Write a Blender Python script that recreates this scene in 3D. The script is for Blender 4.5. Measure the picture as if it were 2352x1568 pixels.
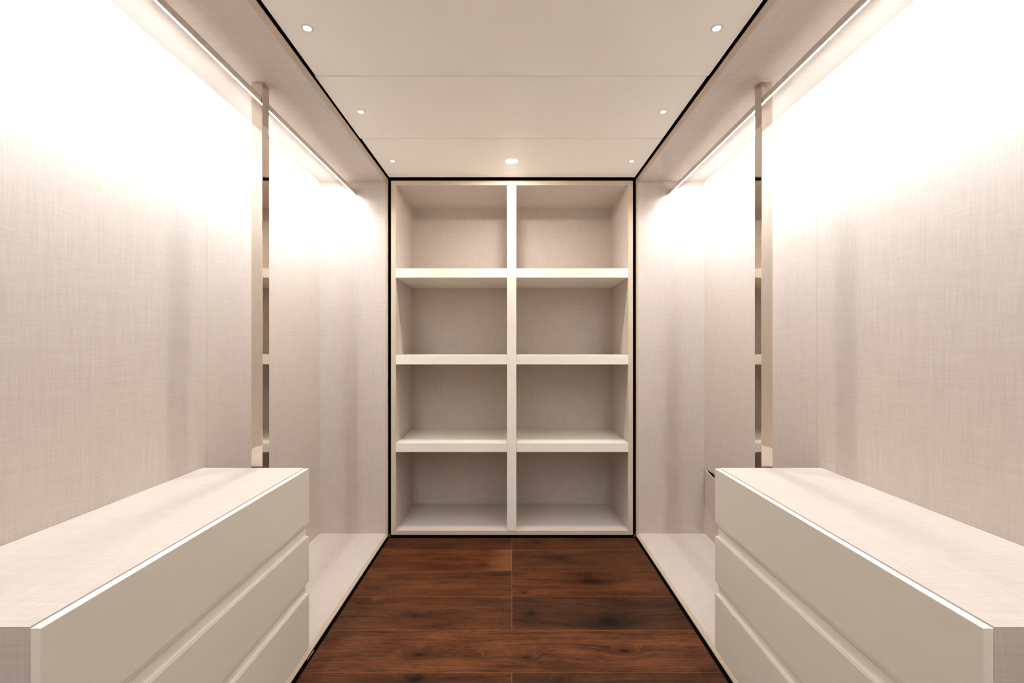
import bpy, bmesh, math, random
from mathutils import Vector, Matrix

random.seed(7)
for o in list(bpy.data.objects):
    bpy.data.objects.remove(o, do_unlink=True)
scene = bpy.context.scene
COL = scene.collection

# ------------------------------------------------------------------ camera
# unit u = 3 mm; heights are measured from the camera's eye level (Z0)
U = 0.003
Z0 = 436 * U              # eye height above the floor
D = 3.136                 # distance of the shelving front
cam_d = bpy.data.cameras.new('camera')
cam_d.lens = 16.0
cam_d.sensor_width = 36.0
cam_d.shift_y = 14 / 2352
cam_d.clip_start = 0.02
cam = bpy.data.objects.new('camera', cam_d)
cam.location = (0, 0, Z0)
cam.rotation_euler = (math.radians(90), 0, 0)
COL.objects.link(cam)
scene.camera = cam

# ------------------------------------------------------------------ world, exposure
w = bpy.data.worlds.new('world')
scene.world = w
w.use_nodes = True
w.node_tree.nodes['Background'].inputs[0].default_value = (1.0, 0.985, 0.955, 1)
w.node_tree.nodes['Background'].inputs[1].default_value = 0.0   # closed room: lit by its own lamps only
scene.view_settings.view_transform = 'Standard'
scene.view_settings.look = 'None'
scene.view_settings.gamma = 1
scene.view_settings.use_curve_mapping = False
scene.view_settings.exposure = 1.5
LED_STRENGTH = 78.0
LED_COLOR = (0.90, 0.962, 1.0)
SPOT_W = 0.45
SPOT_COLOR = (1.0, 0.945, 0.86)
CENTRE_W = 4.8
try:
    scene.cycles.max_bounces = 14
    scene.cycles.diffuse_bounces = 10
    scene.cycles.glossy_bounces = 6
    scene.cycles.sample_clamp_indirect = 6.0
except Exception:
    pass


# ------------------------------------------------------------------ materials
def new_mat(name):
    m = bpy.data.materials.new(name)
    m.use_nodes = True
    nt = m.node_tree
    b = nt.nodes['Principled BSDF']
    return m, nt, b


def math_node(nt, op, a, b=None, clamp=False):
    n = nt.nodes.new('ShaderNodeMath')
    n.operation = op
    n.use_clamp = clamp
    for i, v in enumerate((a, b)):
        if v is None:
            continue
        if isinstance(v, (int, float)):
            n.inputs[i].default_value = v
        else:
            nt.links.new(v, n.inputs[i])
    return n.outputs[0]


def combine(nt, x, y, z=0.0):
    n = nt.nodes.new('ShaderNodeCombineXYZ')
    for i, v in enumerate((x, y, z)):
        if isinstance(v, (int, float)):
            n.inputs[i].default_value = v
        else:
            nt.links.new(v, n.inputs[i])
    return n.outputs[0]


def noise(nt, vec, scale, detail=2.0, rough=0.5):
    n = nt.nodes.new('ShaderNodeTexNoise')
    n.inputs['Scale'].default_value = scale
    n.inputs['Detail'].default_value = detail
    n.inputs['Roughness'].default_value = rough
    nt.links.new(vec, n.inputs['Vector'])
    return n.outputs['Fac']


def mix_rgb(nt, fac, c1, c2, blend='MIX'):
    n = nt.nodes.new('ShaderNodeMix')
    n.data_type = 'RGBA'
    n.blend_type = blend
    ins = [n.inputs['Factor'], n.inputs[6], n.inputs[7]]
    for s, v in zip(ins, (fac, c1, c2)):
        if isinstance(v, (int, float)):
            s.default_value = v
        elif isinstance(v, tuple):
            s.default_value = (*v, 1) if len(v) == 3 else v
        else:
            nt.links.new(v, s)
    return n.outputs[2]


def linen(name, c_dark, c_light, rough=0.6, amount=1.0):
    """woven linen look: fine warp and weft streaks"""
    m, nt, b = new_mat(name)
    tc = nt.nodes.new('ShaderNodeTexCoord')
    sep = nt.nodes.new('ShaderNodeSeparateXYZ')
    nt.links.new(tc.outputs['Object'], sep.inputs[0])
    X, Y, Z = sep.outputs
    geo = nt.nodes.new('ShaderNodeNewGeometry')
    sn = nt.nodes.new('ShaderNodeSeparateXYZ')
    nt.links.new(geo.outputs['True Normal'], sn.inputs[0])
    nx = math_node(nt, 'GREATER_THAN', math_node(nt, 'ABSOLUTE', sn.outputs[0]), 0.6)
    nz = math_node(nt, 'GREATER_THAN', math_node(nt, 'ABSOLUTE', sn.outputs[2]), 0.6)
    u = math_node(nt, 'ADD', X, math_node(nt, 'MULTIPLY', nx, math_node(nt, 'SUBTRACT', Y, X)))
    v = math_node(nt, 'ADD', Z, math_node(nt, 'MULTIPLY', nz, math_node(nt, 'SUBTRACT', Y, Z)))
    mu = math_node

    def streak(fu, fv, off):
        return noise(nt, combine(nt, mu(nt, 'MULTIPLY', u, fu), mu(nt, 'MULTIPLY', v, fv), off), 1.0, 2.0, 0.55)
    s1 = streak(320, 11, 1.3)
    s2 = streak(11, 320, 7.7)
    s3 = streak(110, 4, 3.1)
    s4 = streak(4, 120, 5.9)
    s = mu(nt, 'ADD', mu(nt, 'MULTIPLY', s1, 0.33), mu(nt, 'MULTIPLY', s2, 0.33))
    s = mu(nt, 'ADD', s, mu(nt, 'MULTIPLY', s3, 0.20))
    s = mu(nt, 'ADD', s, mu(nt, 'MULTIPLY', s4, 0.14))
    mr = nt.nodes.new('ShaderNodeMapRange')
    mr.inputs['From Min'].default_value = 0.5 - 0.145 / amount
    mr.inputs['From Max'].default_value = 0.5 + 0.145 / amount
    nt.links.new(s, mr.inputs['Value'])
    col = mix_rgb(nt, mr.outputs[0], c_dark, c_light)
    nt.links.new(col, b.inputs['Base Color'])
    b.inputs['Roughness'].default_value = rough
    b.inputs['Specular IOR Level'].default_value = 0.25
    bp = nt.nodes.new('ShaderNodeBump')
    bp.inputs['Strength'].default_value = 0.04
    bp.inputs['Distance'].default_value = 0.001
    nt.links.new(s, bp.inputs['Height'])
    nt.links.new(bp.outputs[0], b.inputs['Normal'])
    return m


def satin(name, col, rough=0.4, spec=0.4, vary=0.02):
    m, nt, b = new_mat(name)
    tc = nt.nodes.new('ShaderNodeTexCoord')
    n = noise(nt, tc.outputs['Object'], 3.0, 3.0)
    c2 = tuple(max(0, c * (1 - vary * 2)) for c in col)
    nt.links.new(mix_rgb(nt, n, c2, col), b.inputs['Base Color'])
    b.inputs['Roughness'].default_value = rough
    b.inputs['Specular IOR Level'].default_value = spec
    return m


def plain(name, col, rough=0.8, spec=0.1):
    m, nt, b = new_mat(name)
    b.inputs['Base Color'].default_value = (*col, 1)
    b.inputs['Roughness'].default_value = rough
    b.inputs['Specular IOR Level'].default_value = spec
    return m


def emitter(name, col, strength):
    m, nt, b = new_mat(name)
    b.inputs['Base Color'].default_value = (0.8, 0.8, 0.8, 1)
    b.inputs['Emission Color'].default_value = (*col, 1)
    b.inputs['Emission Strength'].default_value = strength
    return m


def polished(name, col, rough, wavy):
    m, nt, b = new_mat(name)
    b.inputs['Base Color'].default_value = (*col, 1)
    b.inputs['Metallic'].default_value = 1.0
    b.inputs['Roughness'].default_value = rough
    if wavy:
        tc = nt.nodes.new('ShaderNodeTexCoord')
        mp = nt.nodes.new('ShaderNodeMapping')
        mp.inputs['Scale'].default_value = (1, 1, 0.25)
        nt.links.new(tc.outputs['Object'], mp.inputs[0])
        n = noise(nt, mp.outputs[0], 28.0, 1.0)
        bp = nt.nodes.new('ShaderNodeBump')
        bp.inputs['Strength'].default_value = 0.10
        bp.inputs['Distance'].default_value = wavy
        nt.links.new(n, bp.inputs['Height'])
        nt.links.new(bp.outputs[0], b.inputs['Normal'])
    return m


M = {}
M['linen'] = linen('linen_board', (0.485, 0.42, 0.375), (0.585, 0.522, 0.477))
M['lacquer'] = satin('cream_lacquer', (0.80, 0.755, 0.675), 0.42, 0.35)
M['edge'] = satin('beige_edge_band', (0.56, 0.465, 0.36), 0.5, 0.3)
M['ceiling'] = satin('ceiling_panel_paint', (0.92, 0.89, 0.84), 0.45, 0.35, 0.01)
M['plaster'] = satin('plaster', (0.80, 0.77, 0.73), 0.8, 0.1)
M['black'] = plain('matt_black', (0.003, 0.003, 0.003), 0.95, 0.0)
M['groove'] = plain('plank_groove', (0.26, 0.115, 0.05), 0.7, 0.1)
M['chrome'] = polished('polished_champagne_steel', (0.72, 0.655, 0.585), 0.04, 0.0016)
M['rail'] = satin('champagne_rail', (0.50, 0.45, 0.38), 0.35, 0.5)
M['led'] = emitter('led_diffuser', LED_COLOR, LED_STRENGTH)
M['ring'] = satin('downlight_ring', (0.84, 0.80, 0.74), 0.4, 0.4)
M['lens'] = emitter('downlight_lens', (1.0, 0.90, 0.74), 12.0)
M['ply'] = satin('raw_ply_edge', (0.62, 0.45, 0.27), 0.6, 0.2)


def wood(name, dark, light, off, knots, worn=0.0):
    """stained oak plank, grain along local X; knots = (x, y, rx, ry, darkness)"""
    m, nt, b = new_mat(name)
    mu = math_node
    tc = nt.nodes.new('ShaderNodeTexCoord')
    sep = nt.nodes.new('ShaderNodeSeparateXYZ')
    nt.links.new(tc.outputs['Object'], sep.inputs[0])
    X, Y, Z = sep.outputs
    warp = noise(nt, combine(nt, mu(nt, 'MULTIPLY', X, 2.2), mu(nt, 'MULTIPLY', Y, 7.0), off), 1.0, 2.0)
    yy = mu(nt, 'ADD', Y, mu(nt, 'MULTIPLY', mu(nt, 'SUBTRACT', warp, 0.5), 0.10))
    dk = None
    for kx, ky, rx, ry, s in knots:
        dx = mu(nt, 'DIVIDE', mu(nt, 'SUBTRACT', X, kx), rx)
        dy = mu(nt, 'DIVIDE', mu(nt, 'SUBTRACT', Y, ky), ry)
        r2 = mu(nt, 'ADD', mu(nt, 'MULTIPLY', dx, dx), mu(nt, 'MULTIPLY', dy, dy))
        g = mu(nt, 'POWER', 2.718, mu(nt, 'MULTIPLY', r2, -1.0))
        g6 = mu(nt, 'POWER', 2.718, mu(nt, 'MULTIPLY', r2, -14.0))
        yy = mu(nt, 'ADD', yy, mu(nt, 'MULTIPLY', g, 0.075))
        d = mu(nt, 'ADD', mu(nt, 'MULTIPLY', g, s * 0.75), mu(nt, 'MULTIPLY', g6, s * 0.6))
        dk = d if dk is None else mu(nt, 'ADD', dk, d)
    # ring lines
    ring = noise(nt, combine(nt, mu(nt, 'MULTIPLY', X, 1.1), mu(nt, 'MULTIPLY', yy, 95.0), off + 3.0), 1.0, 3.0, 0.6)
    pores = noise(nt, combine(nt, mu(nt, 'MULTIPLY', X, 26.0), mu(nt, 'MULTIPLY', yy, 420.0), off + 9.0), 1.0, 2.0, 0.6)
    cloud = noise(nt, combine(nt, mu(nt, 'MULTIPLY', X, 4.5), mu(nt, 'MULTIPLY', Y, 13.0), off + 17.0), 1.0, 4.0, 0.6)
    f = mu(nt, 'ADD', mu(nt, 'MULTIPLY', ring, 0.46), mu(nt, 'MULTIPLY', pores, 0.38))
    f = mu(nt, 'ADD', f, mu(nt, 'MULTIPLY', cloud, 0.40))
    mr = nt.nodes.new('ShaderNodeMapRange')
    mr.inputs['From Min'].default_value = 0.47
    mr.inputs['From Max'].default_value = 0.77
    nt.links.new(f, mr.inputs['Value'])
    dark = (dark[0] * 0.62, dark[1] * 0.52, dark[2] * 0.45)
    light = (light[0] * 1.02, light[1] * 0.86, light[2] * 0.66)
    col = mix_rgb(nt, mr.outputs[0], dark, light)
    if dk is not None:
        dk = mu(nt, 'MINIMUM', dk, 0.93)
        col = mix_rgb(nt, dk, col, tuple(c * 0.22 for c in dark))
    if worn:
        e = nt.nodes.new('ShaderNodeMapRange')
        e.interpolation_type = 'SMOOTHSTEP'
        e.inputs['From Min'].default_value = worn - 0.20
        e.inputs['From Max'].default_value = worn
        nt.links.new(mu(nt, 'ADD', X, mu(nt, 'MULTIPLY', mu(nt, 'SUBTRACT', cloud, 0.5), 0.15)), e.inputs['Value'])
        col = mix_rgb(nt, mu(nt, 'MULTIPLY', e.outputs[0], 0.55), col, (0.20, 0.075, 0.026))
    nt.links.new(col, b.inputs['Base Color'])
    b.inputs['Roughness'].default_value = 0.52
    b.inputs['Specular IOR Level'].default_value = 0.12
    bp = nt.nodes.new('ShaderNodeBump')
    bp.inputs['Strength'].default_value = 0.12
    bp.inputs['Distance'].default_value = 0.0008
    nt.links.new(pores, bp.inputs['Height'])
    nt.links.new(bp.outputs[0], b.inputs['Normal'])
    return m


# ------------------------------------------------------------------ builders
def zz(h):
    """height in units above eye level -> metres above the floor"""
    return Z0 + h * U


def tag(o, label=None, cat=None, group=None, kind=None):
    if label:
        o['label'] = label
    if cat:
        o['category'] = cat
    if group:
        o['group'] = group
    if kind:
        o['kind'] = kind
    return o


def empty(name, loc, label, cat, group=None):
    o = bpy.data.objects.new(name, None)
    o.empty_display_size = 0.05
    o.location = loc
    COL.objects.link(o)
    return tag(o, label, cat, group)


def world_loc(o):
    v = Vector((0, 0, 0))
    while o is not None:
        v += o.location
        o = o.parent
    return v


def link(name, bm, mats, parent=None, origin=None, bevel=0.0, smooth=False):
    """bm in world coordinates -> object with its origin at `origin`"""
    if bevel:
        bmesh.ops.bevel(bm, geom=list(bm.edges), offset=bevel, segments=2, profile=0.6,
                        affect='EDGES', clamp_overlap=True)
    bmesh.ops.recalc_face_normals(bm, faces=bm.faces)
    if origin is None:
        xs = [v.co for v in bm.verts]
        origin = Vector((sum(c.x for c in xs) / len(xs), sum(c.y for c in xs) / len(xs), min(c.z for c in xs)))
    origin = Vector(origin)
    bmesh.ops.translate(bm, verts=bm.verts, vec=-origin)
    me = bpy.data.meshes.new(name)
    bm.to_mesh(me)
    bm.free()
    if not isinstance(mats, (list, tuple)):
        mats = [mats]
    for m in mats:
        me.materials.append(m)
    if smooth:
        for p in me.polygons:
            p.use_smooth = True
    o = bpy.data.objects.new(name, me)
    COL.objects.link(o)
    if parent is not None:
        o.parent = parent
        o.location = origin - world_loc(parent)
    else:
        o.location = origin
    return o


def add_box(bm, x0, x1, y0, y1, z0, z1):
    x0, x1 = min(x0, x1), max(x0, x1)
    y0, y1 = min(y0, y1), max(y0, y1)
    z0, z1 = min(z0, z1), max(z0, z1)
    v = [bm.verts.new((x, y, z)) for x in (x0, x1) for y in (y0, y1) for z in (z0, z1)]
    for f in ((0, 1, 3, 2), (4, 6, 7, 5), (0, 4, 5, 1), (2, 3, 7, 6), (0, 2, 6, 4), (1, 5, 7, 3)):
        bm.faces.new([v[i] for i in f])
    return bm


def box(x0, x1, y0, y1, z0, z1):
    return add_box(bmesh.new(), x0, x1, y0, y1, z0, z1)


def prism(poly, axis, a0, a1):
    """extrude a 2-D outline: axis 'y' -> poly is (x, z); axis 'z' -> poly is (x, y); axis 'x' -> (y, z)"""
    bm = bmesh.new()

    def P(p, a):
        if axis == 'y':
            return (p[0], a, p[1])
        if axis == 'z':
            return (p[0], p[1], a)
        return (a, p[0], p[1])
    A = [bm.verts.new(P(p, a0)) for p in poly]
    B = [bm.verts.new(P(p, a1)) for p in poly]
    n = len(poly)
    for i in range(n):
        j = (i + 1) % n
        bm.faces.new((A[i], A[j], B[j], B[i]))
    bm.faces.new(A)
    bm.faces.new(B)
    return bm


def lathe(profile, cx, cy, seg=28, closed=False):
    """profile: list of (r, z)"""
    bm = bmesh.new()
    rings = []
    for r, z in profile:
        rings.append([bm.verts.new((cx + r * math.cos(2 * math.pi * k / seg), cy + r * math.sin(2 * math.pi * k / seg), z))
                      for k in range(seg)])
    pairs = list(zip(rings[:-1], rings[1:]))
    if closed:
        pairs.append((rings[-1], rings[0]))
    else:
        bm.faces.new(rings[0])
        bm.faces.new(rings[-1])
    for a, b in pairs:
        for k in range(seg):
            j = (k + 1) % seg
            bm.faces.new((a[k], a[j], b[j], b[k]))
    return bm


def struct(name, bm, mat, parent=None, **kw):
    o = link(name, bm, mat, parent, **kw)
    if parent is None:
        o['kind'] = 'structure'
    return o


# ------------------------------------------------------------------ room shell
YN = -0.95                       # rear wall, behind the camera
YB = 3.72                        # wall behind the shelving
XW = 1.40                        # side walls behind the wardrobes
ZC = zz(389.3)                   # underside of the ceiling panels
struct('wall_left', box(-XW - 0.1, -XW, YN - 0.1, YB + 0.1, -0.05, ZC + 0.15), M['black'])
struct('wall_right', box(XW, XW + 0.1, YN - 0.1, YB + 0.1, -0.05, ZC + 0.15), M['black'])
struct('wall_back', box(-XW, XW, YB, YB + 0.1, -0.05, ZC + 0.15), M['black'])
struct('wall_front', box(-XW, XW, YN - 0.1, YN, -0.05, ZC + 0.15), M['plaster'])

# ceiling: dark slab with painted panels hung under it, shadow gaps all round
ceil = struct('ceiling', box(-XW, XW, YN, YB, ZC + 0.03, ZC + 0.15), M['black'])
MOD = 0.589
edges = [(-281.6, 281.6), (-282.8, 280.4), (-280.8, 280.4)]      # near to far, the three seen panels
joints = [D - 3 * MOD, D - 2 * MOD, D - MOD, D - 0.012]
y1 = joints[0]
rows = []
yy = y1
while yy > YN + 0.05:
    ya = max(yy - MOD, YN + 0.01)
    rows.append((ya, yy, -282.4, 282.0))
    yy = ya
for (a, b_), (xl, xr) in zip(zip(joints[:-1], joints[1:]), edges):
    rows.append((a, b_, xl, xr))
for ya, yb, xl, xr in rows:
    struct('panel', box(xl * U, xr * U, ya + 0.0026, yb - 0.0026, ZC, ZC + 0.018), M['ceiling'], ceil, bevel=0.0005)

# black shadow gaps
struct('trim_1', box(-330 * U, -280 * U, YN, YB, ZC + 0.019, ZC + 0.0295), M['black'])
struct('trim_2', box(280 * U, 330 * U, YN, YB, ZC + 0.019, ZC + 0.0295), M['black'])
struct('trim_3', box(-XW, -279 * U, D + 0.07, D + 0.09, 0.0, ZC), M['black'])
struct('trim_4', box(279 * U, XW, D + 0.07, D + 0.09, 0.0, ZC), M['black'])
struct('trim_5', box(-281 * U, 281 * U, D + 0.03, D + 0.05, zz(384.2), ZC + 0.018), M['black'])
struct('trim_6', box(-281 * U, 281 * U, D + 0.012, D + 0.03, 0.0, zz(-430.6)), M['black'])

# ------------------------------------------------------------------ timber floor
floor = struct('floor', box(-XW, XW, YN, YB, -0.05, -0.0013), M['groove'])
struct('trim_7', box(-300 * U, -281.6 * U, YN, D + 0.012, -0.0013, -0.0003), M['black'])
struct('trim_8', box(281.6 * U, 300 * U, YN, D + 0.012, -0.0013, -0.0003), M['black'])
XF = 281.6 * U
G = 0.0011
struct('trim_9', box(-281.6 * U, 281.6 * U, D - 0.004, D + 0.012, -0.0013, -0.0003), M['black'])
ybs = [D - 0.0045, 2.953, 2.670, 2.394, 2.110, 1.833]
while ybs[-1] > YN:
    ybs.append(max(ybs[-1] - 0.28, YN))
planks = {
    (0, 0): ((0.020, 0.0075, 0.0035), (0.085, 0.030, 0.013), []),
    (0, 1): ((0.024, 0.0085, 0.004), (0.100, 0.035, 0.015), [(-0.25, 0.02, 0.05, 0.05, 0.6)]),
    (1, 0): ((0.020, 0.0065, 0.003), (0.135, 0.046, 0.018), [(0.26, -0.07, 0.06, 0.035, 0.9), (0.02, -0.08, 0.12, 0.03, 0.5)]),
    (1, 1): ((0.026, 0.011, 0.0055), (0.105, 0.044, 0.021), [(-0.12, 0.02, 0.10, 0.05, 0.6)]),
    (2, 0): ((0.026, 0.010, 0.0045), (0.125, 0.048, 0.021), [(-0.35, -0.06, 0.05, 0.03, 0.5)]),
    (2, 1): ((0.026, 0.010, 0.0045), (0.130, 0.048, 0.020), [(0.02, 0.02, 0.16, 0.075, 0.9), (-0.36, -0.10, 0.02, 0.02, 0.9)]),
    (3, 0): ((0.026, 0.010, 0.0045), (0.118, 0.047, 0.022), [(-0.04, -0.03, 0.13, 0.035, 0.6), (-0.28, 0.09, 0.16, 0.05, 0.1)]),
    (3, 1): ((0.018, 0.0085, 0.0048), (0.080, 0.034, 0.018), [(0.04, -0.08, 0.15, 0.08, 0.95), (-0.33, -0.01, 0.05, 0.05, 0.8), (0.15, 0.06, 0.2, 0.05, 0.4)]),
    (4, 0): ((0.026, 0.009, 0.004), (0.150, 0.058, 0.024),
             [(0.06, -0.05, 0.04, 0.02, 0.9), (-0.40, -0.03, 0.07, 0.035, 0.8), (0.49, -0.01, 0.06, 0.03, 0.8), (-0.18, -0.04, 0.06, 0.02, 0.5)]),
    (5, 0): ((0.026, 0.009, 0.004), (0.120, 0.046, 0.020), [(0.04, 0.10, 0.06, 0.035, 0.9)]),
    (5, 1): ((0.020, 0.009, 0.0048), (0.090, 0.038, 0.019), [(-0.24, 0.10, 0.05, 0.03, 0.6)]),
}
dflt = ((0.025, 0.009, 0.004), (0.120, 0.046, 0.020), [])
for r in range(len(ybs) - 1):
    yb, ya = ybs[r], ybs[r + 1]
    if yb - ya < 0.02:
        continue
    spans = [(-XF, XF)] if r % 5 == 4 else [(-XF, -0.001), (0.0, XF)]
    for c, (xa, xb) in enumerate(spans):
        dk, lt, kn = planks.get((r, c), dflt)
        m = wood('stained_oak_%d_%d' % (r, c), dk, lt, r * 11.3 + c * 5.7, kn, 0.42 if (r, c) == (1, 0) else 0.0)
        bm = box(xa + G * 0.3, xb - G * 0.3, ya + G * 1.4, yb - G * 1.4, -0.0012, random.uniform(-0.0003, 0.0))
        link('plank', bm, m, floor, origin=((xa + xb) / 2, (ya + yb) / 2, -0.0012), bevel=0.0006)


# ------------------------------------------------------------------ wardrobes
XI, XO, XBK = 290.5, 286.0, 442.0       # inner bevel edge, outer front, back board
YSEAM = 1.978


def wardrobe(s, label, hole):
    """s = -1 left, +1 right"""
    root = empty('open_wardrobe', (s * 366 * U, (YN + D) / 2, 0.0), label, 'wardrobe', 'linen lined open wardrobes')

    def X(v):
        return s * v * U

    def panel(name, bm, two=False, board='linen'):
        o = link(name, bm, [M[board], M['edge']] if two else M[board], root)
        if two:                                  # the mitred front edge is beige
            for p in o.data.polygons:
                n = p.normal
                if n.x * -s > 0.3:
                    p.material_index = 1
        return o
    zb, zt = zz(-427), zz(381)
    # top, bottom and end boards with mitred front edges
    panel('top_panel', prism([(X(450), zt), (X(XI), zt), (X(XO), zz(386.3)), (X(XO), zz(388)), (X(450), zz(388))],
                             'y', YN + 0.005, D), True)
    panel('bottom_panel', prism([(X(450), zb), (X(XI), zb), (X(XO), zz(-432)), (X(XO), zz(-433.4)), (X(450), zz(-433.4))],
                                'y', YN + 0.005, D), True)
    panel('end_panel', prism([(X(450), D), (X(XI), D), (X(XO), D + 0.014), (X(XO), D + 0.018), (X(450), D + 0.018)],
                             'z', zz(-433.4), zz(388)), True)
    # back boards, two with a seam
    th = 6
    panel('back_panel', box(X(XBK), X(XBK + th), YN + 0.005, YSEAM - 0.0006, zb, zt))
    if not hole:
        panel('back_panel', box(X(XBK), X(XBK + th), YSEAM + 0.0006, D, zb, zt))
    else:
        hz1, hz0, hy = zz(-277), zz(-360), D - 0.40
        bm = bmesh.new()
        add_box(bm, X(XBK), X(XBK + th), YSEAM + 0.0006, hy, zb, zt)
        add_box(bm, X(XBK), X(XBK + th), hy, D, hz1, zt)
        add_box(bm, X(XBK), X(XBK + th), hy, D, zb, hz0)
        panel('back_panel', bm)
        bm = box(X(463), X(466), hy - 0.02, D + 0.01, hz0 - 0.02, hz1 + 0.02)
        link('cavity_lining', bm, M['plaster'], root)
    link('plinth', box(X(450), X(304), YN + 0.01, D, 0.0, zz(-433.4)), M['black'], root)
    # polished square post that carries the rails
    post = box(X(358), X(374), 1.959, 2.014, zb + 0.0005, zt - 0.0005)
    o = link('support_post', post, M['chrome'], root, bevel=0.0015)
    o['label'] = 'polished champagne steel square post'
    # dark line of the seam
    link('seam_strip', box(X(XBK + 3), X(XBK + 5), YSEAM - 0.0006, YSEAM + 0.0006, zb, zt), M['ply'], root)
    return root


wardrobe(-1, 'linen lined open wardrobe with an unbroken back board and mirror-bright post', False)
wardrobe(1, 'linen lined open wardrobe whose back board has a loose access panel low in the corner', True)


# the loose access panel in the right wardrobe
pb = bmesh.new()
add_box(pb, 0.0, 0.006, -0.392, -0.001, -0.246, 0.0)
bmesh.ops.recalc_face_normals(pb, faces=pb.faces)
me = bpy.data.meshes.new('access_panel')
pb.to_mesh(me)
pb.free()
me.materials.append(M['linen'])
me.materials.append(M['ply'])
for p in me.polygons:
    if p.normal.z > 0.5:
        p.material_index = 1
ap = bpy.data.objects.new('access_panel', me)
COL.objects.link(ap)
ap.matrix_world = (Matrix.Translation((443 * U - 0.004, D - 0.001, zz(-277.6))) @ Matrix.Rotation(math.radians(-12.0), 4, 'Z')
                   @ Matrix.Rotation(math.radians(-1.8), 4, 'X') @ Matrix.Rotation(math.radians(-1.2), 4, 'Y'))
tag(ap, 'loose linen access panel hanging askew over a black hole in the wardrobe back', 'panel')


# ------------------------------------------------------------------ led hanging rails
def led_rail(s, ya, yb, label, group):
    x0 = 359.5

    def X(v):
        return s * (x0 * U + v)           # v in metres, positive towards the wall
    zb = zz(350.6)
    zt = zz(361.8)
    root = empty('led_hanging_rail', (X(0.011), (ya + yb) / 2, zb), label, 'rail light', group)
    prof = [(0.0, zb), (0.0, zt - 0.014), (0.0015, zt - 0.007), (0.005, zt - 0.002), (0.010, zt), (0.014, zt),
            (0.019, zt - 0.002), (0.022, zt - 0.007), (0.022, zb + 0.0146), (0.0172, zb + 0.0118), (0.0046, zb + 0.0022), (0.0012, zb + 0.0016)]
    link('rail_body', prism([(X(v), z) for v, z in prof], 'y', ya, yb), M['rail'], root)
    dif = [(0.0016, zb + 0.0004), (0.0046, zb + 0.0008), (0.0170, zb + 0.0100), (0.0168, zb + 0.0114), (0.0044, zb + 0.0021), (0.0018, zb + 0.0015)]
    o = link('diffuser', prism([(X(v), z) for v, z in dif], 'y', ya + 0.002, yb - 0.002), M['led'], root)
    o['label'] = 'glowing white led strip'
    return root


for s, side in ((-1, 'unbroken'), (1, 'loose-panelled')):
    led_rail(s, 2.0155, D - 0.0005,
             'short led rail between bright post and end board of the wardrobe with %s back' % side, 'led hanging rails')
    led_rail(s, YN + 0.01, 1.9575,
             'long led rail above the drawer chest in the wardrobe with %s back' % side, 'led hanging rails')


# ------------------------------------------------------------------ drawer chests
def chest(s, label):
    YA, YZ = 0.839, 1.947
    FX = 289.5                               # drawer front plane
    zt = zz(-171.5)
    zb = zz(-426.8)
    root = empty('drawer_chest', (s * 365 * U, (YA + YZ) / 2, zb), label, 'drawer chest', 'three-drawer chests')

    def X(v):
        return s * v * U
    T = 6.3                                  # front thickness
    cx = FX + T + 0.45
    # carcass boards
    link('top_panel', box(X(cx), X(441.6), YA + 0.0182, YZ - 0.0005, zt - 0.018, zt), M['linen'], root)
    link('side_panel', box(X(cx), X(441.6), YA, YA + 0.018, zb, zt), M['linen'], root)
    link('side_panel', box(X(cx + 0.6), X(441.6), YZ - 0.018, YZ, zb, zt - 0.0184), M['linen'], root)
    link('back_panel', box(X(438), X(441.6), YA + 0.0182, YZ - 0.0182, zb, zt - 0.0184), M['linen'], root)
    link('drawer_box', box(X(cx + 0.3), X(cx + 4.3), YA + 0.0185, YZ - 0.0185, zb, zt - 0.0186), M['lacquer'], root)
    R = 4.9                                  # depth of the grip recess
    spec = [(-172.4, -172.4, -248.6, -256.3), (-257.0, -268.0, -333.0, -340.6), (-341.3, -350.0, -425.9, -425.9)]
    for i, (tb, t, b_, bb) in enumerate(spec):
        pts = []
        if i == 0:
            pts += [(T, t), (0.25, t), (0.0, t - 0.25)]
        else:
            # recess back, cove, sloping lip
            pts += [(T, tb), (R, tb), (R, t + 1.6), (R - 0.25, t + 0.4), (R - 0.9, t - 0.5), (R - 1.8, t - 0.75),
                    (1.2, t - 0.25), (0.35, t), (0.0, t - 0.3)]
        if bb < b_:
            pts += [(0.0, b_ + 0.2), (0.2, b_), (R, b_ - 0.3), (R, bb), (T, bb)]
        else:
            pts += [(0.0, b_ + 0.2), (0.2, b_), (T, b_)]
        poly = [(X(FX + px), zz(pz)) for px, pz in pts]
        link('drawer', prism(poly, 'y', YA - 0.0005, YZ + 0.0005), M['lacquer'], root)
    return root


chest(-1, 'cream three-drawer chest with linen top in the wardrobe with unbroken back')
chest(1, 'cream three-drawer chest with linen top in the wardrobe with loose access panel')

# ------------------------------------------------------------------ shelving at the end
sh = empty('shelving_unit', (0, D + 0.27, zz(-430)), 'tall linen shelving unit with cream shelves and a central divider', 'shelving')
YBK = D * 1.173
OX, IX = 277.7, 267.3
OT, IT, OB, IB = 383.0, 373.0, -430.0, -420.2
DX0, DX1 = -11.6, 9.8


def lin2(name, bm, front='edge'):
    o = link(name, bm, [M['linen'], M[front]], sh)
    for p in o.data.polygons:
        if p.normal.y < -0.5:
            p.material_index = 1
    return o


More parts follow.
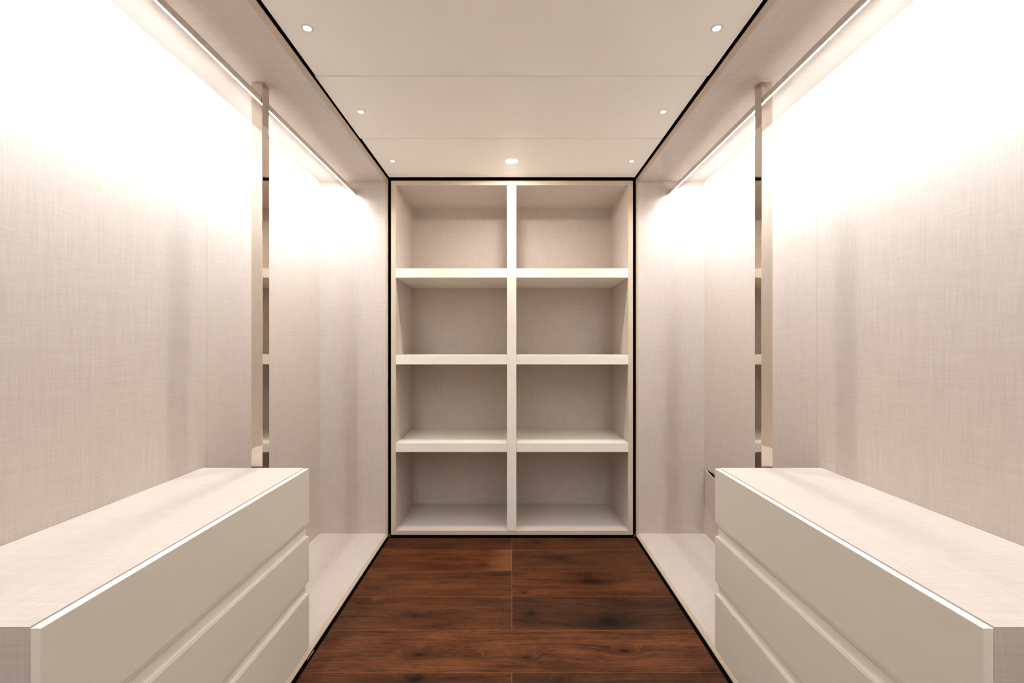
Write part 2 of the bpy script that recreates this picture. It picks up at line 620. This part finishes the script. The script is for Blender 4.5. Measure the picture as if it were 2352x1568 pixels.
lin2('side_panel', box(-OX * U, -IX * U, D, YBK + 0.006, zz(OB), zz(OT)))
lin2('side_panel', box(IX * U, OX * U, D, YBK + 0.006, zz(OB), zz(OT)))
lin2('top_panel', box(-IX * U, IX * U, D, YBK + 0.006, zz(IT), zz(OT)))
lin2('bottom_panel', box(-IX * U, IX * U, D, YBK + 0.006, zz(OB), zz(IB)))
link('back_panel', box(-IX * U, DX0 * U, YBK, YBK + 0.006, zz(IB), zz(IT)), M['linen'], sh)
link('back_panel', box(DX1 * U, IX * U, YBK, YBK + 0.006, zz(IB), zz(IT)), M['linen'], sh)
link('divider', box(DX0 * U, DX1 * U, D - 0.001, YBK + 0.006, zz(IB), zz(IT)), M['lacquer'], sh, bevel=0.0012)
for t, b_ in ((182.0, 160.7), (-17.0, -38.6), (-219.4, -240.0)):
    link('shelf', box(-IX * U, DX0 * U - 0.0012, D, YBK, zz(b_), zz(t)), M['lacquer'], sh, bevel=0.0012)
    link('shelf', box(DX1 * U + 0.0012, IX * U, D, YBK, zz(b_), zz(t)), M['lacquer'], sh, bevel=0.0012)


# ------------------------------------------------------------------ ceiling downlights
def downlight(x, y, r_lens, r_ring, power, label, group):
    root = empty('ceiling_downlight', (x, y, ZC), label, 'downlight', group)
    z = ZC - 0.0002
    ring = lathe([(r_lens, z), (r_lens + 0.001, z - 0.0022), (r_ring - 0.001, z - 0.0022), (r_ring, z)], x, y, closed=True)
    link('trim_ring', ring, M['ring'], root, smooth=True)
    link('lens', lathe([(r_lens * 0.96, z), (r_lens * 0.96, z - 0.0012), (r_lens * 0.7, z - 0.0020)], x, y), M['lens'], root)
    ld = bpy.data.lights.new('downlight_lamp', 'AREA')
    ld.shape = 'DISK'
    ld.size = r_lens * 1.8
    ld.energy = power
    ld.spread = math.radians(180 if r_lens > 0.03 else 115)
    ld.color = SPOT_COLOR
    lo = bpy.data.objects.new('lamp', ld)
    lo.parent = root
    lo.location = (0, 0, -0.0035)
    COL.objects.link(lo)
    return root


for y in (1.664, 2.252, 2.850):
    for s, side in ((-1, 'beside the wardrobe with unbroken back'), (1, 'beside the wardrobe with loose access panel')):
        downlight(s * 249.5 * U, y, 0.013, 0.021, SPOT_W, 'small round downlight %s, %s'
                  % ({1.664: 'two panel joints from shelving', 2.252: 'between the two panel joints',
                      2.850: 'nearest the shelving'}[y], side), 'small ceiling downlights')
downlight(-0.9 * U, 2.850, 0.0385, 0.0415, CENTRE_W, 'larger bright round downlight centred in front of the shelving divider', None)

# a thin pale splinter caught in the shadow gap below the left wardrobe
sp = link('wood_splinter', prism([(-286.2 * U, 1.905), (-285.6 * U, 1.905), (-284.9 * U, 1.965), (-285.6 * U, 1.967)], 'z', 0.0002, 0.0016),
          M['ply'])
tag(sp, 'thin pale wood splinter lying in the black gap beside the floor', 'splinter')
